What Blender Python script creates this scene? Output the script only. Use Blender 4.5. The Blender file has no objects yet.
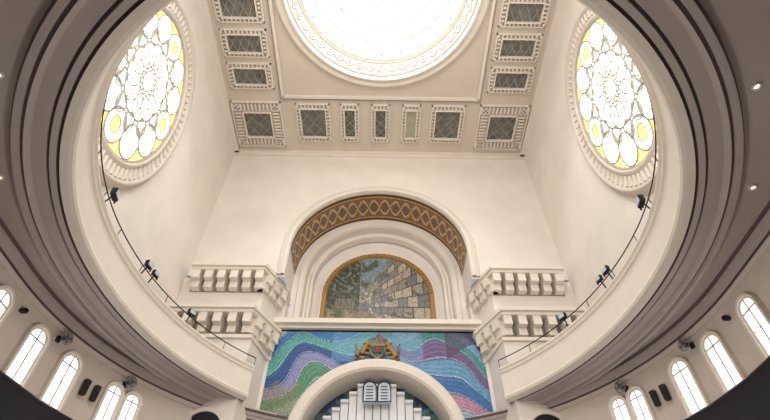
import bpy, math, random
from mathutils import Vector, noise
random.seed(4)
sc=bpy.context.scene
try: sc.view_settings.view_transform='Standard'
except Exception: pass
pi=math.pi
def lin(c):
    return tuple(((x/255)/12.92 if x/255<=0.04045 else (((x/255)+0.055)/1.055)**2.4) for x in c)
def mat(name,rgb,rough=.6,emit=0,noise_amt=.06,nscale=3,metal=0,bump=0,attr=False,tess=0):
    m=bpy.data.materials.new(name); m.use_nodes=True
    nt=m.node_tree; N=nt.nodes; L=nt.links
    b=N['Principled BSDF']; b.inputs['Roughness'].default_value=rough; b.inputs['Metallic'].default_value=metal
    c=lin(rgb)
    tc=N.new('ShaderNodeTexCoord')
    if emit:
        b.inputs['Base Color'].default_value=(*c,1)
        b.inputs['Emission Color'].default_value=(*c,1); b.inputs['Emission Strength'].default_value=emit
        return m
    mx=N.new('ShaderNodeMix'); mx.data_type='RGBA'; mx.blend_type='MULTIPLY'
    mx.inputs[0].default_value=1
    if attr:
        a=N.new('ShaderNodeAttribute'); a.attribute_name='Col'; L.new(a.outputs['Color'],mx.inputs[6])
    else: mx.inputs[6].default_value=(*c,1)
    if tess:
        nz=N.new('ShaderNodeTexVoronoi'); nz.inputs['Scale'].default_value=tess
        o=nz.outputs['Color']
        hs=N.new('ShaderNodeRGBToBW'); L.new(o,hs.inputs[0]); o=hs.outputs[0]
    else:
        nz=N.new('ShaderNodeTexNoise'); nz.inputs['Scale'].default_value=nscale; nz.inputs['Detail'].default_value=5
        o=nz.outputs['Fac']
    L.new(tc.outputs['Object'],nz.inputs['Vector'])
    mr=N.new('ShaderNodeMapRange'); mr.inputs[1].default_value=.25; mr.inputs[2].default_value=.75
    mr.inputs[3].default_value=1-noise_amt; mr.inputs[4].default_value=1+noise_amt*.3
    L.new(o,mr.inputs[0]); L.new(mr.outputs[0],mx.inputs[7])
    L.new(mx.outputs[2],b.inputs['Base Color'])
    if bump:
        bp=N.new('ShaderNodeBump'); bp.inputs['Strength'].default_value=bump; bp.inputs['Distance'].default_value=.02
        L.new(o,bp.inputs['Height']); L.new(bp.outputs[0],b.inputs['Normal'])
    return m
M=dict(
 wall=mat('plaster_white',(234,226,217),.8,noise_amt=.08,nscale=.9,bump=.1),
 ceil=mat('plaster_ceiling',(212,201,187),.8,noise_amt=.05,nscale=1),
 trim=mat('plaster_trim',(232,223,211),.7,noise_amt=.05),
 dome=mat('dome_white',(236,238,242),.7,noise_amt=.02),
 orn=mat('dome_ornament',(200,195,186),.7,noise_amt=.02),
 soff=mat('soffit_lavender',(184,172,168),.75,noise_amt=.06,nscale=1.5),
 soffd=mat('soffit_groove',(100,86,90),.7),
 gap_shade=mat('corbel_gap_shade',(150,140,132),.8),  # darker plaster colour, paints the shade between corbel blocks
 low=mat('lower_wall',(212,200,190),.8),
 dark=mat('dark_navy_wood',(20,20,30),.4),
 iron=mat('black_iron',(35,33,34),.45,metal=.3),
 glassE=mat('rose_daylight_glass',(255,253,244),.3,emit=3.6),
 yel=mat('rose_yellow_glass',(246,222,130),.3,emit=1.15),
 pale=mat('rose_pale_glass',(232,234,220),.3,emit=1.2),
 dglow=mat('dome_top_glow',(245,248,255),.3,emit=5),  # glow for the dome top, added for its light
 win=mat('window_daylight_glass',(248,250,255),.3,emit=2.4),
 tra=mat('tracery_grey',(180,174,162),.7),
 cgl=mat('coffer_dark_glass',(116,116,106),.25,noise_amt=.55,nscale=4),
 cwarm=mat('coffer_lit_glass',(150,144,124),.3,emit=.35),
 lead=mat('lead_came',(176,170,156),.5),
 mos=mat('mosaic_mural',(255,255,255),.45,noise_amt=.25,attr=True,tess=18),
 pic=mat('mosaic_picture',(255,255,255),.45,noise_amt=.22,attr=True,tess=24),
 ochre=mat('ochre_enamel',(168,128,62),.5),
 red=mat('red_enamel',(150,50,40),.5), teal=mat('teal_enamel',(60,130,130),.5),
 stone=mat('ark_white_stone',(236,238,242),.5),
 tab=mat('tablet_stone',(196,206,220),.5),
 floor=mat('floor_stone',(150,140,128),.5,noise_amt=.2),
 lampE=mat('lamp_lens',(255,244,225),.3,emit=1.1),
 fanm=mat('fan_metal',(120,118,116),.4,metal=.4),
)
class B:
    def __init__(s): s.v=[];s.f=[];s.m=[];s.mats=[]
    def mi(s,k):
        if k not in s.mats: s.mats.append(k)
        return s.mats.index(k)
    def add(s,vs,fs,k):
        o=len(s.v); s.v+=[tuple(p) for p in vs]; i=s.mi(k)
        for f in fs: s.f.append(tuple(o+j for j in f)); s.m.append(i)
    def box(s,c,d,k,rz=0,taper=1):
        x,y,z=[q/2 for q in d]; ca,sa=math.cos(rz),math.sin(rz); vs=[]
        for dz in(-z,z):
            t=taper if dz<0 else 1
            for dx,dy in((-x,-y),(x,-y),(x,y),(-x,y)):
                dx*=t;dy*=t
                vs.append((c[0]+dx*ca-dy*sa,c[1]+dx*sa+dy*ca,c[2]+dz))
        s.add(vs,[(0,1,2,3),(4,5,6,7),(0,1,5,4),(1,2,6,5),(2,3,7,6),(3,0,4,7)],k)
    def prism(s,poly,z0,z1,k):
        n=len(poly); vs=[(x,y,z0) for x,y in poly]+[(x,y,z1) for x,y in poly]
        s.add(vs,[tuple(range(n)),tuple(range(n,2*n))]+[(i,(i+1)%n,n+(i+1)%n,n+i) for i in range(n)],k)
    def grid(s,rows,k,closed=False):
        n=len(rows[0]); vs=[p for r in rows for p in r]; fs=[]
        for i in range(len(rows)-1):
            for j in range(n if closed else n-1):
                a=i*n+j;b=i*n+(j+1)%n
                fs.append((a,b,b+n,a+n))
        s.add(vs,fs,k)
    def tube(s,pts,r,k,closed=False,n=6,nrm=None,flat=1):
        P=[Vector(p) for p in pts]; m=len(P); rows=[]
        for i in range(m):
            a=P[(i-1)%m] if closed or i>0 else P[i]; b=P[(i+1)%m] if closed or i<m-1 else P[i]
            t=(b-a).normalized()
            u=Vector(nrm) if nrm else (Vector((0,0,1)) if abs(t.z)<.9 else Vector((1,0,0)))
            w=t.cross(u).normalized(); u=w.cross(t).normalized()
            rows.append([P[i]+w*(r*math.cos(2*pi*j/n))+u*(r*flat*math.sin(2*pi*j/n)) for j in range(n)])
        if closed: rows.append(rows[0])
        s.grid([list(x) for x in rows],k,closed=True)
    def rev(s,prof,c,k,n=96,wave=None):
        rows=[[(c[0]+r*math.cos(2*pi*j/n),c[1]+r*math.sin(2*pi*j/n),z) for j in range(n)] for r,z in prof]
        s.grid(rows,k,closed=True)
    def arch(s,prof,cz,zb,k,n=48,cx=0):
        rows=[]
        for r,y in prof:
            row=[(cx-r,y,zb)]+[(cx-r*math.cos(pi*i/n),y,cz+r*math.sin(pi*i/n)) for i in range(n+1)]+[(cx+r,y,zb)]
            rows.append(row)
        s.grid(rows,k)
    def obj(s,name,smooth=False,parent=None,bevel=0):
        me=bpy.data.meshes.new(name); me.from_pydata(s.v,[],s.f)
        for k in s.mats: me.materials.append(M[k])
        me.polygons.foreach_set('material_index',s.m)
        if smooth: me.polygons.foreach_set('use_smooth',[True]*len(s.f))
        me.update(); o=bpy.data.objects.new(name,me); sc.collection.objects.link(o)
        if parent: o.parent=parent
        return o
def colmesh(name,nx,nz,pf,cf,mk,skip=None,parent=None):
    vs=[];fs=[];cols=[]
    for j in range(nz+1):
        for i in range(nx+1): vs.append(pf(i/nx,j/nz))
    for j in range(nz):
        for i in range(nx):
            u,w=(i+.5)/nx,(j+.5)/nz
            if skip and skip(u,w): continue
            a=j*(nx+1)+i; fs.append((a,a+1,a+nx+2,a+nx+1)); cols.append(lin(cf(u,w)))
    me=bpy.data.meshes.new(name); me.from_pydata(vs,[],fs); me.materials.append(M[mk])
    ca=me.color_attributes.new('Col','FLOAT_COLOR','CORNER')
    flat=[]
    for c in cols: flat+=[c[0],c[1],c[2],1]*4
    ca.data.foreach_set('color',flat); me.update()
    o=bpy.data.objects.new(name,me); sc.collection.objects.link(o)
    if parent: o.parent=parent
    return o
def nz(x,y,s=0): return noise.noise(Vector((x,y,s)))
def cl(t): return max(0,min(1,t))
def mixc(a,b,t):
    t=cl(t); return tuple(a[i]*(1-t)+b[i]*t for i in range(3))

W=8.0; YF=15.8; YB=-4.0; H=22.4; DC=(0,6.85); DR=4.5; ZG=8.0
for sgn,nm in((-1,'wall_left'),(1,'wall_right')):
    b=B(); b.box((sgn*(W+.2),(YF+YB)/2+.2,(H+8.45)/2),(.4,YF-YB+.4,H-8.45),'wall'); b.obj(nm)
b=B(); b.box((0,YB-.2,(H-1.6)/2),(18.4,.4,H+1.6),'wall'); b.obj('wall_back')
b=B(); b.box((0,6,-1.7),(20,24,.2),'floor'); b.obj('floor')
# ceiling with circular hole
b=B(); n=96; inn=[];out=[]
for j in range(n):
    t=2*pi*(j+.5)/n; c,s=math.cos(t),math.sin(t)
    inn.append((DC[0]+DR*c,DC[1]+DR*s,H))
    kx=W/abs(c) if abs(c)>1e-6 else 1e9
    ky=((YF-DC[1]) if s>0 else (DC[1]-YB))/abs(s) if abs(s)>1e-6 else 1e9
    k=min(kx,ky); out.append((DC[0]+k*c,DC[1]+k*s,H))
b.grid([inn,out],'ceil',closed=True)
cs=[(W,YF),(-W,YF),(-W,YB),(W,YB)]
for cx,cy in cs:
    near=sorted(out,key=lambda p:(p[0]-cx)**2+(p[1]-cy)**2)[:2]
    b.add([(cx,cy,H),near[0],near[1]],[(0,1,2)],'ceil')
for x in(-4.95,4.95):
    b.box((x,7,H-.05),(.14,10.5,.12),'trim'); b.box((x*1.03,7,H-.03),(.05,10.7,.06),'soff')
for y in(1.75,12.25):
    b.box((0,y,H-.05),(9.9,.14,.12),'trim'); b.box((0,y+.17 if y>5 else y-.17,H-.03),(10.2,.05,.06),'soff')
b.box((0,YF-.12,H-.06),(2*W,.24,.12),'trim'); b.box((0,YF-.06,H-.2),(2*W,.12,.2),'trim')
for x in(-1,1): b.box((x*(W-.12),5.9,H-.06),(.24,19.6,.12),'trim')
b.obj('ceiling')
# dome
b=B()
b.rev([(4.78,H),(4.78,H-.14),(4.66,H-.18),(4.56,H-.06),(4.5,H-.06),(4.46,H-.16),(4.36,H-.14)],DC,'trim')
b.rev([(4.36,H-.14),(4.33,H+.12),(4.02,H+1.15),(3.92,H+1.15),(3.9,H+1.25),(3.84,H+1.27),(3.84,H+1.4)],DC,'trim')
prof=[(3.84*math.cos(a),H+1.4+3.9*math.sin(a)) for a in [i*pi/2/24*.9 for i in range(25)]]
b.rev(prof,DC,'dome')
ztop=prof[-1][1]; b.rev([(prof[-1][0],ztop),(prof[-1][0],ztop+.6),(.01,ztop+.65)],DC,'dglow')  # unseen glowing cap added to light the dome from above
for i in range(24):
    t=2*pi*i/24
    pts=[(DC[0]+(r-.03)*math.cos(t),DC[1]+(r-.03)*math.sin(t),z) for r,z in prof]
    b.tube(pts,.06,'orn',n=6)
for a in(.32,.62,.9):
    r=3.84*math.cos(a)-.02; z=H+1.4+3.9*math.sin(a)
    b.rev([(r+.05,z-.06),(r-.05,z-.06),(r-.07,z+.06),(r+.02,z+.08)],DC,'orn')
def fz(t,h):
    r=4.33-.31*h-.02; return (DC[0]+r*math.cos(t),DC[1]+r*math.sin(t),H+.12+1.03*h)
K=48
for i in range(K):
    t0=2*pi*i/K; st=2*pi/K
    b.tube([fz(t0+st*(q/8-.5),.72-.42*math.sin(pi*q/8)) for q in range(9)],.045,'orn',n=5)
    b.tube([fz(t0+st*.14*math.cos(a),.6+.12*math.sin(a)) for a in [2*pi*q/8 for q in range(8)]],.03,'orn',closed=True,n=5)
    b.tube([fz(t0+st*.5,.75),fz(t0+st*.5,.3)],.035,'orn',n=5)
for h in(.04,.12,.9):
    b.tube([fz(2*pi*q/96,h) for q in range(96)],.03,'orn',closed=True,n=5)
b.obj('dome',smooth=True)
# coffers
def coffer(x,y,w,d,lit=False,ki=.72,kd=.62):
    b=B(); z=H
    iw,idp=w*ki,d*kd
    b.box((x,y,z-.02),(iw,idp,.04),'cwarm' if lit else 'cgl')
    t=.06
    for sx in(-1,1):
        b.box((x+sx*(iw/2+t/2),y,z-.1),(t,idp+2*t,.2),'trim')
        b.box((x+sx*(w/2-.03),y,z-.06),(.06,d,.12),'trim')
    for sy in(-1,1):
        b.box((x,y+sy*(idp/2+t/2),z-.1),(iw,t,.2),'trim')
        b.box((x,y+sy*(d/2-.03),z-.06),(w,.06,.12),'trim')
    gx=(w/2-.06)-(iw/2+t); gy=(d/2-.06)-(idp/2+t)
    mx=(iw/2+t+w/2-.06)/2; my=(idp/2+t+d/2-.06)/2
    nx=max(4,int(w/.19)); ny=max(4,int(d/.19))
    for i in range(nx):
        xx=x-w/2+.1+(w-.2)*i/(nx-1)
        for s in(-1,1): b.box((xx,y+s*my,z-.07),(.09,gy*.75,.14),'trim')
    for i in range(1,ny-1):
        yy=y-d/2+.1+(d-.2)*i/(ny-1)
        for s in(-1,1): b.box((x+s*mx,yy,z-.07),(gx*.75,.09,.14),'trim')
    def bar(p,q): b.tube([(p[0],p[1],z-.05),(q[0],q[1],z-.05)],.013,'lead',n=4)
    if iw>idp*1.2:
        m=4
        for i in range(m):
            a=x-iw/2+iw*i/m; c=a+iw/m
            bar((a,y-idp/2),(c,y+idp/2)); bar((a,y+idp/2),(c,y-idp/2))
    elif iw<idp*.7:
        m=3
        for i in range(m):
            a=y-idp/2+idp*i/m; c=a+idp/m
            bar((x-iw/2,a),(x+iw/2,c)); bar((x-iw/2,c),(x+iw/2,a))
    else:
        bar((x-iw/2,y-idp/2),(x+iw/2,y+idp/2)); bar((x-iw/2,y+idp/2),(x+iw/2,y-idp/2))
        for s in(-1,1):
            bar((x+s*iw/2,y),(x,y+idp/2)); bar((x+s*iw/2,y),(x,y-idp/2))
    b.obj('ceiling_skylight_panel')
for x,w,l,ki in((-3.5,1.75,0,.72),(-1.6,.95,0,.55),(0,.95,0,.55),(1.6,.95,1,.55),(3.5,1.75,0,.72)):
    coffer(x,13.75,w,2.25,lit=(l==1),ki=ki,kd=.74)
for x in(-6.4,6.4): coffer(x,13.9,2.55,2.7,ki=.54,kd=.54)
for x in(-6.4,6.4):
    for y in(11.15,9.5,7.85,6.2,4.55,2.9): coffer(x,y,2.15,1.35)
# ---------- front wall with niche arch
AC=15.2; AR=3.95
b=B(); n=48
pts=[(-AR*math.cos(pi*i/n),AC+AR*math.sin(pi*i/n)) for i in range(n+1)]
for i in range(n):
    (x0,z0),(x1,z1)=pts[i],pts[i+1]
    b.add([(x0,YF,z0),(x1,YF,z1),(x1,YF,H),(x0,YF,H)],[(0,1,2,3)],'wall')
for s in(-1,1):
    b.add([(s*AR,YF,13.5),(s*(W+.3),YF,13.5),(s*(W+.3),YF,H),(s*AR,YF,H)],[(0,1,2,3)],'wall')
b.arch([(AR,YF),(AR,17.75)],AC,13.5,'wall')
b.arch([(AR,17.7),(3.72,17.7),(3.68,17.62),(3.45,17.62),(3.4,17.75),(3.4,18.2),(3.3,18.2),(3.22,18.1),(3.1,18.15),(3.1,18.5)],AC,12.0,'wall')
b.add([(-4.4,18.6,11),(4.4,18.6,11),(4.4,18.6,19),(-4.4,18.6,19)],[(0,1,2,3)],'wall')
b.obj('wall_front')
b=B(); b.arch([(AR+.02,YF-.0),(AR+.0,YF-.10),(AR+.12,YF-.16),(AR+.2,YF-.06),(AR+.34,YF-.1),(AR+.4,YF)],AC,13.6,'trim'); b.obj('trim_arch',smooth=True)
def guil(u,w):
    L=u*22; a=w*2-1
    base=(150,108,72)
    if abs(a)>.86: return (96,66,42)
    if abs(a)>.74: return (196,166,112)
    s=math.sin(L*pi/1.0)*.5
    for q in(s,-s):
        if abs(a-q)<.13: return (204,182,142)
        if abs(a-q)<.2: return (112,70,50)
    fr=abs((L%1)-.5)
    if math.hypot(fr*1.4,a*1.0)<.22: return (92,116,108)
    if abs(a)<abs(s): return (162,98,68)
    return base
def bandp(u,w):
    ang=pi*u; r=AR-.02; y=YF+.12+w*1.75
    return (-r*math.cos(ang),y,AC+r*math.sin(ang))
colmesh('mosaic_arch_band',420,36,bandp,guil,'mos')
# lunette mural
LC=14.7; LR=2.45
def lun(u,w):
    X=-2.6+5.2*u; Z=12+5.4*w
    n1=nz(X*1.8,Z*1.8); n2=nz(X*6,Z*6,3); n3=nz(X*14,Z*14,5)
    t=X+1.0
    if t>.1:
        q=(Z-14.0)/(t+.35)
        if -.32<q<(1.5+.2*n1):
            row=q*4.6; R=math.floor(row); cfrac=row%1; col=math.log(t+.35)*6+(R%2)*.5
            h=nz(R*3.1+.3,math.floor(col)*2.7+.4,9)
            if cfrac<.1 or (col%1)<.07: return (66,62,58)
            c=mixc((104,100,92),(190,178,156),.42+h*1.8)
            c=mixc(c,(140,150,162),cl(-h*1.4+.15))
            g=nz(X*2.6,Z*2.6,12)
            if g>.36: c=mixc(c,(70,86,56),.6)
            return mixc(c,(76,72,66),cl(n3*1.1))
        if q<=-.32:
            return mixc(mixc((120,108,92),(172,158,134),.5+n1),(84,90,70),cl(n2*1.4))
        if n1+n2*.6>.1: return mixc((56,66,50),(100,106,80),.5+n3)
        return mixc((112,128,136),(146,158,160),.5+n2)
    if Z<13.7-.1*X+.1*n2:
        return mixc(mixc((96,92,70),(160,146,116),.5+n1),(64,74,50),cl(n2*1.6))
    if -2.0<X<-1.1 and 13.7<Z<14.5: return mixc((140,130,112),(88,82,72),cl(.5+n3*2))
    br=abs(math.sin(X*5+Z*1.7+n1*3))
    if br<.13 and Z>14.2: return (56,46,38)
    if n2+n1*.8>.25 and Z>15: return (124,136,138)
    return mixc((46,54,42),(112,108,78),cl(.45+n2*1.6+n3*.5))
def lsk(u,w):
    X=-2.6+5.2*u; Z=12+5.4*w
    return abs(X)>LR or (Z>LC and math.hypot(X,Z-LC)>LR)
colmesh('mosaic_lunette_mural',170,170,lambda u,w:(-2.6+5.2*u,18.5,12+5.4*w),lun,'pic',skip=lsk)
b=B(); b.arch([(2.66,18.6),(2.66,18.42),(2.62,18.38),(2.46,18.38),(2.42,18.5)],LC,12,'ochre')
b.arch([(2.78,18.6),(2.78,18.45),(2.66,18.42)],LC,12,'trim')
for i in range(40):
    a=pi*(i+.5)/40; b.box((-2.54*math.cos(a),18.37,LC+2.54*math.sin(a)),(.07,.04,.07),'red' if i%2 else 'teal')
b.obj('trim_lunette_frame')
# piers
for s in(-1,1):
    b=B()
    poly=[(s*8.0,15.5),(s*4.62,15.5),(s*4.3,16.95),(s*3.95,17.1),(s*3.95,18.58),(s*8.0,18.58)]
    b.prism(poly,-1.6,10.3,'wall')
    poly=[(s*8,15.75),(s*4.62,15.75),(s*4.2,16.95),(s*3.95,17.1),(s*3.95,18.58),(s*8,18.58)]
    b.prism(poly,10.3,13.34,'wall')
    for zt,xi,xo in((13.6,4.6,7.62),(11.5,4.66,7.9)):
        poly=[(s*xo,15.05),(s*(xi),15.05),(s*(3.86),16.7),(s*3.86,17.4),(s*xo,17.4)]
        b.prism(poly,zt-.14,zt,'trim')
        poly=[(s*(xo-.06),15.15),(s*(xi+.03),15.15),(s*(3.9),16.75),(s*3.9,17.4),(s*(xo-.06),17.4)]
        b.prism(poly,zt-.28,zt-.14,'trim')
        m=6; pitch=(xo-xi-.46)/(m-1)
        for i in range(m):
            x=s*(xi+.22+i*pitch)
            b.box((x,15.48,zt-.48),(.31,.6,.40),'trim'); b.box((x,15.6,zt-.83),(.31,.36,.32),'trim')
        rz=math.atan2(1.65,-(xi-3.86)*s)
        for i in range(1,4):
            f=i/3.4; x=s*(xi+.24+(3.86-xi)*f); y=15.2+1.65*f
            b.box((x,y,zt-.48),(.33,.5,.40),'trim',rz=rz)
            b.box((x+s*.06,y,zt-.83),(.33,.36,.32),'trim',rz=rz)
        b.box((s*((xi+xo)/2+.03),15.73,zt-.64),(xo-xi-.1,.06,.72),'gap_shade')  # dark backing panel, shade of the gaps put into its colour
    poly=[(s*W,15.4),(s*4.6,15.4),(s*4.2,16.9),(s*W,16.9)]
    b.prism(poly,10.26,10.4,'trim')
    b.obj('corbelled_pier')
b=B(); b.box((0,17.4,11.95),(8.5,1.5,.22),'trim'); b.box((0,17.55,11.78),(8.4,1.4,.14),'trim'); b.box((0,17.9,11.68),(8.4,1.8,.1),'ochre'); b.obj('trim_ledge')
# blue mosaic
BC=7.1
palL=[(40,104,166),(104,166,198),(58,134,182),(140,184,168),(76,140,100),(140,142,190),(30,78,142),(84,164,156),(60,124,184),(168,186,200),(40,92,154),(96,150,92),(126,172,206)]
palR=[(34,78,146),(92,60,84),(62,114,178),(150,186,212),(190,140,160),(48,104,168),(96,154,192),(108,84,134),(70,142,144),(130,168,202),(40,90,154),(160,186,134),(184,136,140)]
def blue(u,w):
    X=-4.3+8.6*u; Z=6+5.7*w
    wx=X+.5*nz(X*.6,Z*.6,4)
    if X<0: s=Z-.34*X+.5*math.sin(1.35*wx+.2*Z)+.35*nz(X*.6,Z*.7,2); P=palL
    else:   s=Z+.55*X+.5*math.sin(1.3*wx+1.0)+.35*nz(X*.6,Z*.7,7); P=palR
    k=s*1.75+.35*math.sin(2.2*X+Z); i=math.floor(k)%len(P); fr=k%1
    c=P[i]; c=mixc(c,P[(i+1)%len(P)],cl((fr-.75)*1.6))
    st=math.sin(k*2*pi*4)
    c=mixc(c,(220,232,236),.09 if st>.5 else 0); c=mixc(c,(20,40,90),.12 if st<-.6 else 0)
    if fr<.05: c=mixc(c,(220,228,226),.65)
    if fr>.95: c=mixc(c,(26,44,96),.5)
    if X>2.7 and Z>10.7+.4*math.sin(X*2): c=mixc(c,(74,56,84),.6)
    if X<-2.9 and Z<9.3+.3*nz(X*2,Z*2): c=mixc(c,(150,128,92),.45)
    if abs(X)<1.8 and Z>10.3: c=mixc(c,(120,168,210),.5)
    return c
def bsk(u,w):
    X=-4.3+8.6*u; Z=6+5.7*w
    return (Z<BC and abs(X)<2.9) or math.hypot(X,Z-BC)<2.9
colmesh('mosaic_wave_mural',260,170,lambda u,w:(-4.3+8.6*u,17.0,6+5.7*w),blue,'mos',skip=bsk)
def rec(u,w):
    X=-3+6*u; Z=5.5+5*w
    a=math.atan2(Z-8.0,X); r=math.hypot(X,Z-8.0)
    c=mixc((26,50,94),(50,104,146),.5+.5*math.sin(r*5+nz(X,Z)*4))
    ray=math.sin(a*26)
    if ray>.5 and 1.2<r<2.0: c=mixc(c,(150,140,96),.7)
    if math.sin(X*4-Z*5+nz(X,Z)*3)>.75: c=(74,134,138)
    if abs(X)>1.9 and Z<8.7: c=mixc(c,(110,144,112),.5)
    return c
colmesh('mosaic_ark_recess',110,90,lambda u,w:(-3+6*u,18.0,5.5+5*w),rec,'mos')
b=B(); b.arch([(3.2,17.0),(3.2,16.8),(3.1,16.72),(2.82,16.72),(2.74,16.8),(2.74,18.0)],BC,-1.6,'trim'); b.obj('trim_ark_arch')
b=B(); 
for s in(-1,1): b.box((s*3.6,17.05,2.2),(1.5,.1,7.6),'wall')
b.obj('wall_front_lower')
b=B()
m=13
for i in range(m):
    x=-1.8+3.6*i/(m-1); top=9.5-max(0,abs(x)-.6)*1.05
    b.box((x,17.66,(top-1.6)/2),(.27,.3,top+1.6),'stone'); b.box((x,17.58,top+.03),(.29,.4,.1),'stone')
b.box((0,17.6,3.2),(3.9,.4,9.6),'stone')
b.obj('holy_ark')
b=B()
for s in(-1,1):
    cx=s*.27; prof=[(cx-.24,8.75),(cx+.24,8.75)]+[(cx+.24*math.cos(pi*i/12),9.3+.24*math.sin(pi*i/12)) for i in range(13)]
    n=len(prof); vs=[(x,17.15,z) for x,z in prof]+[(x,17.36,z) for x,z in prof]
    b.add(vs,[tuple(range(n)),tuple(range(n,2*n))]+[(i,(i+1)%n,n+(i+1)%n,n+i) for i in range(n)],'tab')
    b.tube([(x,17.14,z) for x,z in prof],.028,'iron',closed=True,n=5)
    for j in range(5): b.box((cx,17.14,8.86+j*.12),(.26,.02,.025),'iron')
b.obj('ten_commandments_tablets')
# crest
b=B()
y=16.88
shield=[(-.28,10.9),(.28,10.9),(.3,10.65),(.2,10.45),(0,10.32),(-.2,10.45),(-.3,10.65)]
n=len(shield)
b.add([(x,y-.05,z) for x,z in shield]+[(x,y+.1,z) for x,z in shield],[tuple(range(n)),tuple(range(n,2*n))]+[(i,(i+1)%n,n+(i+1)%n,n+i) for i in range(n)],'teal')
b.tube([(x,y-.05,z) for x,z in shield],.035,'ochre',closed=True,n=6)
b.box((0,y-.08,10.68),(.3,.06,.2),'red')
b.tube([(-.3,y,10.96),(.3,y,10.96)],.055,'ochre',n=8)
for i in range(5):
    x=-.28+.14*i; b.tube([(x,y,10.95),(x*1.35,y,11.12),(x*.6,y,11.28)],.035,'ochre',n=6)
b.box((0,y,11.34),(.1,.06,.12),'red')
for s in(-1,1):
    b.tube([(s*.72,y,10.42),(s*.64,y,10.6),(s*.5,y,10.8),(s*.42,y,10.95)],.1,'ochre',n=8)
    b.tube([(s*.46,y,10.93),(s*.36,y,11.05)],.13,'ochre',n=8)
    b.tube([(s*.5,y,10.82),(s*.32,y,10.8)],.045,'ochre',n=6); b.tube([(s*.6,y,10.65),(s*.3,y,10.55)],.045,'ochre',n=6)
    b.tube([(s*.72,y,10.42),(s*.5,y,10.38)],.06,'ochre',n=6)
    b.tube([(s*.72,y,10.45),(s*.86,y,10.6),(s*.8,y,10.85),(s*.88,y,11.0)],.035,'ochre',n=6)
    b.tube([(0,y,10.3),(s*.3,y,10.22),(s*.65,y,10.26),(s*.85,y,10.36)],.05,'red',n=6)
    b.tube([(s*.2,y+.02,10.25),(s*.5,y+.02,10.34),(s*.8,y+.02,10.3)],.04,'teal',n=6)
b.obj('lion_crown_crest',smooth=True)
# ---------- rose windows
RY,RZ=2.25,3.6; RC=(7.95,15.4)
for s in(-1,1):
    b=B(); X0=s*W
    def P(a,c,d=0): return (X0-s*d,RC[0]+RY*a,RC[1]+RZ*c)
    def ring(cx,cy,r,n=40): return [P(cx+r*math.cos(2*pi*i/n),cy+r*math.sin(2*pi*i/n),.07) for i in range(n)]
    n=72
    b.add([P(0,0,.03)]+[P(math.cos(2*pi*i/n),math.sin(2*pi*i/n),.03) for i in range(n)],[(0,1+i,1+(i+1)%n) for i in range(n)],'glassE')
    def disc(cx,cy,r,k,m=18):
        b.add([P(cx,cy,.05)]+[P(cx+r*math.cos(2*pi*i/m),cy+r*math.sin(2*pi*i/m),.05) for i in range(m)],[(0,1+i,1+(i+1)%m) for i in range(m)],k)
    def T(pts,r,k='tra',closed=True): b.tube(pts,r,k,closed=closed,n=6,nrm=(1,0,0))
    NN=12
    for i in range(NN):
        t=2*pi*i/NN; t2=t+pi/NN
        T(ring(.34*math.cos(t),.34*math.sin(t),.17,24),.026)
        T(ring(.76*math.cos(t),.76*math.sin(t),.2,28),.034)
        T(ring(.76*math.cos(t),.76*math.sin(t),.1,18),.022)
        T(ring(.58*math.cos(t2),.58*math.sin(t2),.11,20),.026)
        disc(.58*math.cos(t2),.58*math.sin(t2),.1,'pale')
        seg=[]
        for q in range(9): 
            a=t2-.2+.4*q/8; seg.append(P(.975*math.cos(a),.975*math.sin(a),.05))
        seg+= [P(.86*math.cos(t2+.07),.86*math.sin(t2+.07),.05),P(.78*math.cos(t2),.78*math.sin(t2),.05),P(.86*math.cos(t2-.07),.86*math.sin(t2-.07),.05)]
        b.add(seg,[tuple(range(len(seg)))],'yel')
        if i%3==0: disc(.76*math.cos(t),.76*math.sin(t),.1,'yel')
        for dt in(1,-1):
            b.tube([P(.5*math.cos(t),.5*math.sin(t),.07),P(.74*math.cos(t+dt*pi/NN),.74*math.sin(t+dt*pi/NN),.07)],.024,'tra',n=5)
            b.tube([P(.13*math.cos(t),.13*math.sin(t),.07),P(.42*math.cos(t+dt*pi/NN),.42*math.sin(t+dt*pi/NN),.07)],.018,'tra',n=5)
    for r,th in((.13,.03),(.5,.025),(.985,.06)): T(ring(0,0,r,60),th)
    n=96
    prof=[(.98,.03),(1.0,.16),(1.03,.2),(1.05,.12),(1.19,.12),(1.2,.2),(1.24,.22),(1.26,.1),(1.29,.1),(1.3,0)]
    b.grid([[P(r*math.cos(2*pi*j/n),r*math.sin(2*pi*j/n),d) for j in range(n)] for r,d in prof],'ceil',closed=True)
    for j in range(72):
        t=2*pi*j/72; r0,r1=1.065,1.18
        b.tube([P(r0*math.cos(t),r0*math.sin(t),.12),P(r1*math.cos(t),r1*math.sin(t),.12)],.05,'trim',n=6)
    b.obj('rose_window',smooth=True)
# ---------- gallery ring
A0,BF,BB,CY=6.9,8.2,7.3,9.1
def inner(ph,o=0):
    c=math.cos(ph); return (-(A0+o)*math.sin(ph), CY+((BF if c>0 else BB)+o)*c)
def outer(ph,sh=0):
    c,s=math.cos(ph),math.sin(ph)
    if c>=0: return (-(8.7-sh)*s,CY+(8.65-sh)*c)
    return (-(8.7-sh)*math.copysign(abs(s)**.5,s),CY-(12.9-sh)*abs(c)**.5)
ph0=math.radians(38.5); NP=140
PH=[ph0+(2*pi-2*ph0)*i/NP for i in range(NP+1)]
b=B()
def rows(prof,k):
    b.grid([[(*inner(p,o),z) for p in PH] for o,z in prof],k)
rows([(.22,8.4),(.22,9.12),(.2,9.16),(-.06,9.16),(-.08,9.1),(-.03,9.04),(-.03,8.98),(.02,8.95),(.02,8.2),(-.03,8.16),(-.05,8.1),(-.02,8.03),(.06,8.0)],'trim')
rows([(.06,8.0),(.2,7.98),(.2,8.05)],'trim')
rows([(.2,8.05),(.26,8.05),(.26,7.98)],'soffd')
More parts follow.
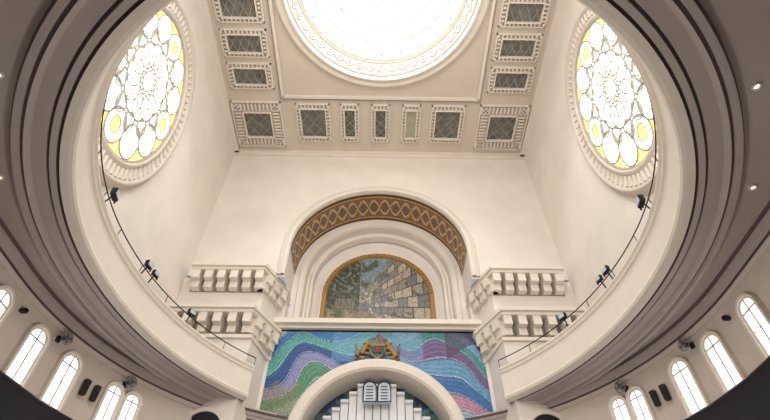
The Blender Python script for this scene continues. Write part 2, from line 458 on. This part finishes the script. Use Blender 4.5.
rows([(.26,7.98),(.38,7.96),(.40,8.04)],'soff')
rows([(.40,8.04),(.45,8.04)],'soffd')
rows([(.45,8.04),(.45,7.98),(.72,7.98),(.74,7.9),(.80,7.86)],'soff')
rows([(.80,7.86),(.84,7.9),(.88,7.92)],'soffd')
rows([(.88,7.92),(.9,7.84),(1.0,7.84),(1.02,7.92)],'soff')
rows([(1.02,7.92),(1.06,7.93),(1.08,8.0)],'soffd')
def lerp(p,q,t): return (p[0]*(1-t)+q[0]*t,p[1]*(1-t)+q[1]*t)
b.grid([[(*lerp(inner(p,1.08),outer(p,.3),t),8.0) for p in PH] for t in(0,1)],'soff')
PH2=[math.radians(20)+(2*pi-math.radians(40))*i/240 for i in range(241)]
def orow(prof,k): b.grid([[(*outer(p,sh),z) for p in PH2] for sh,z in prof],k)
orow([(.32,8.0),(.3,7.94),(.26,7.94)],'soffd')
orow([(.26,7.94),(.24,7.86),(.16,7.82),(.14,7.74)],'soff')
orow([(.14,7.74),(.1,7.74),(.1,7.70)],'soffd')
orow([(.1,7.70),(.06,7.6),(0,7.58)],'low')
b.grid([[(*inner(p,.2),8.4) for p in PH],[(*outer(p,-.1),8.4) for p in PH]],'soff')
b.obj('gallery_balcony')
b=B(); orow([(0,8.2),(0,5.65)],'low'); orow([(0,5.65),(0,-1.6)],'low'); b.obj('wall_lower_curved',smooth=True)
b=B(); orow([(0,5.74),(.3,5.78),(.34,5.72),(.34,5.2),(.3,3.0),(0,3.0)],'dark'); b.obj('dark_wood_wainscot',smooth=True)
for s in(-1,1):
    b=B(); cx=s*5.5
    b.arch([(.75,15.5),(.75,15.4),(.6,15.4),(.6,15.5)],6.9,-1.6,'trim',n=20,cx=cx)
    prof=[(cx-.6,-1.6),(cx+.6,-1.6)]+[(cx+.6*math.cos(pi*i/16),6.9+.6*math.sin(pi*i/16)) for i in range(17)]
    b.add([(x,15.45,z) for x,z in prof],[tuple(range(len(prof)))],'dark')
    b.box((cx,15.43,2.6),(.05,.04,8.4),'iron')
    b.obj('door_1' if s<0 else 'door_2')
b=B()
b.tube([(*inner(p,.02),9.5) for p in PH],.018,'iron',n=6)
for i in range(0,NP+1,5):
    p=inner(PH[i],.05); b.tube([(*p,9.12),(*inner(PH[i],.02),9.5)],.012,'iron',n=5)
b.obj('gallery_handrail')
def flood(ph,s,z=9.5,k=.8):
    x,y=inner(ph,-.02); x*=s
    d=Vector((-x,CY-y,0)).normalized(); rz=math.atan2(d.y,d.x)
    b=B(); c=Vector((x,y,z))+d*.14
    b.box((c.x,c.y,c.z),(.14*k,.3*k,.22*k),'iron',rz=rz); b.box((c.x+d.x*.08*k,c.y+d.y*.08*k,c.z),(.02,.24*k,.16*k),'tab',rz=rz)
    b.tube([(x,y,9.15),(x+d.x*.1,y+d.y*.1,z-.08)],.022,'iron',n=6)
    for sg in(-1,1): b.box((c.x-d.y*.17*sg*k,c.y+d.x*.17*sg*k,c.z-.05),(.04,.03,.22*k),'iron',rz=rz)
    b.obj('floodlight')
for y,k in((8.0,.95),(10.7,.8),(11.1,.7),(13.0,.8)):
    for s in(1,-1):
        c=(y-CY)/(BF if y>CY else BB); flood(math.acos(c),s,k=k)
for (ox,oy) in((1.5,4.0),(1.5,6.3)):
    for s in(1,-1):
        c=(oy-CY)/(BB+1.4); x,y=inner(math.acos(c),1.35); x*=s
        b=B(); b.rev([(.08,8.0),(.08,7.96),(.06,7.95),(.05,7.98)],(x,y),'trim',n=20); b.rev([(.05,7.98),(.001,7.975)],(x,y),'lampE',n=20); b.obj('recessed_spotlight',smooth=True)
# arched windows
wi=1
for s in(1,-1):
    for deg,w in((100,.5),(89.8,.5),(79.6,.5),(71.2,.5),(60.5,.4),(56.3,.4)):
        ph=math.radians(deg); x,y=outer(ph,.0); x*=s
        nrm=Vector((-x,CY-y,0)).normalized() if deg<90 else Vector((1 if x<0 else -1,0,0))
        tg=Vector((-nrm.y,nrm.x,0))
        b=B()
        z0,zs=5.85,6.98; h=w/2
        if w<.45: z0=6.0
        def Q(a,z,d): 
            p=Vector((x,y,0))+tg*a+nrm*d; return (p.x,p.y,z)
        def op(r,z0_): return [(-r,z0_)]+[(-r*math.cos(pi*i/16),zs+r*math.sin(pi*i/16)) for i in range(17)]+[(r,z0_)]
        g=op(h,z0); b.add([Q(a,z,.05) for a,z in g],[tuple(range(len(g)))],'win')
        prof=[(h,.05),(h,.1),(h+.04,.1),(h+.04,.15),(h+.11,.15),(h+.11,.0)]
        b.grid([[Q(a,z,d) for a,z in op(r,z0)] for r,d in prof],'trim')
        b.tube([Q(0,z0,.08),Q(0,zs+h,.08)],.022,'tra',n=5)
        b.tube([Q(-h,6.98,.08),Q(h,6.98,.08)],.022,'tra',n=5)
        b.tube([Q(-h,6.5,.08),Q(h,6.5,.08)],.01,'tra',n=5)
        b.add([Q(-h-.16,z0-.1,0),Q(h+.16,z0-.1,0),Q(h+.16,z0-.1,.2),Q(-h-.16,z0-.1,.2),Q(-h-.16,z0,0),Q(h+.16,z0,0),Q(h+.16,z0,.2),Q(-h-.16,z0,.2)],[(0,1,2,3),(4,5,6,7),(2,3,7,6),(0,3,7,4),(1,2,6,5)],'trim')
        b.obj('window_%d'%wi); wi+=1
    for deg in(75.6,58.9):
        ph=math.radians(deg); x,y=outer(ph,0); x*=s; nrm=Vector((-x,CY-y,0)).normalized(); tg=Vector((-nrm.y,nrm.x,0)); up=Vector((0,0,1))
        c=Vector((x,y,7.38))+nrm*.3
        b=B(); R=.18
        for r in(R,.12,.07): b.tube([c+tg*(r*math.cos(a))+up*(r*math.sin(a))+nrm*(.05 if r<.17 else 0) for a in [2*pi*i/20 for i in range(20)]],.01,'fanm',closed=True,n=5)
        for i in range(10):
            a=2*pi*i/10; b.tube([c+nrm*.06,c+tg*(R*math.cos(a))+up*(R*math.sin(a))],.006,'fanm',n=4)
        for i in range(4):
            a=2*pi*i/4; e=tg*math.cos(a)+up*math.sin(a); f=tg*math.cos(a+.6)+up*math.sin(a+.6)
            b.add([c,c+e*.15,c+(e+f)*.08,c+f*.14+nrm*.03],[(0,1,2,3)],'fanm')
        b.tube([c-nrm*.12,c+nrm*.03],.06,'iron',n=10); b.tube([c-nrm*.3,c-nrm*.1],.025,'iron',n=6); b.box((c-nrm*.28)[:],(.1,.1,.16),'iron')
        b.obj('wall_fan')
    for deg in(66.6,64.2):
        ph=math.radians(deg); x,y=outer(ph,.12); x*=s; rz=math.atan2(CY-y,-x)
        b=B(); b.box((x,y,6.7),(.14,.15,.42),'iron',rz=rz,taper=.85); b.box((x,y,6.7),(.18,.05,.05),'iron',rz=rz); b.obj('loudspeaker')
    b=B(); ph=math.radians(85); x,y=outer(ph,.1); x*=s; b.box((x,y,7.25),(.14,.1,.1),'iron'); b.box((x,y,7.25),(.2,.05,.05),'iron'); b.obj('wall_bracket_lamp')
for s in(-1,1):
    b=B(); b.box((s*7.2,15.1,10.0),(.5,.3,.26),'iron',rz=.2*s); b.tube([(s*7.2,15.5,10.0),(s*7.2,15.1,10.0)],.04,'iron',n=6); b.obj('loudspeaker')
# ---------- lights
def area(name,loc,rot,size,e,col=(1,1,1)):
    l=bpy.data.lights.new(name,'AREA'); l.shape='SQUARE'; l.size=size; l.energy=e; l.color=col
    o=bpy.data.objects.new(name,l); o.location=loc; o.rotation_euler=rot; sc.collection.objects.link(o)
def pt(name,loc,e,r=.2,col=(1,1,1)):
    l=bpy.data.lights.new(name,'POINT'); l.energy=e; l.shadow_soft_size=r; l.color=col
    o=bpy.data.objects.new(name,l); o.location=loc; sc.collection.objects.link(o)
area('dome_down_fill',(0,6.85,26.9),(0,0,0),1.6,1000,(.97,.98,1))  # added fill shining down into the hall from the dome top
pt('dome_wash_fill',(0,5.2,24.0),90,.3,(.95,.98,1))  # unseen light added to wash the dome interior
area('back_wall_fill',(0,YB+.3,15),(math.radians(90),0,0),7,1250,(1,.98,.95))  # added fill behind the camera for the front wall, no window modelled
pt('hall_uplight_fill',(0,8,1.5),750,.6,(1,.95,.89))  # added light below the view, brightens the gallery underside; no fitting modelled
w=bpy.data.worlds.new('world'); sc.world=w; w.use_nodes=True
w.node_tree.nodes['Background'].inputs[0].default_value=(.7,.8,1,1); w.node_tree.nodes['Background'].inputs[1].default_value=.5
cam=bpy.data.cameras.new('camera'); cam.lens=22.9; cam.sensor_width=36; cam.clip_start=.05
co=bpy.data.objects.new('camera',cam); co.rotation_euler=(math.radians(90+48.4),0,math.radians(-1.0)); sc.collection.objects.link(co); sc.camera=co
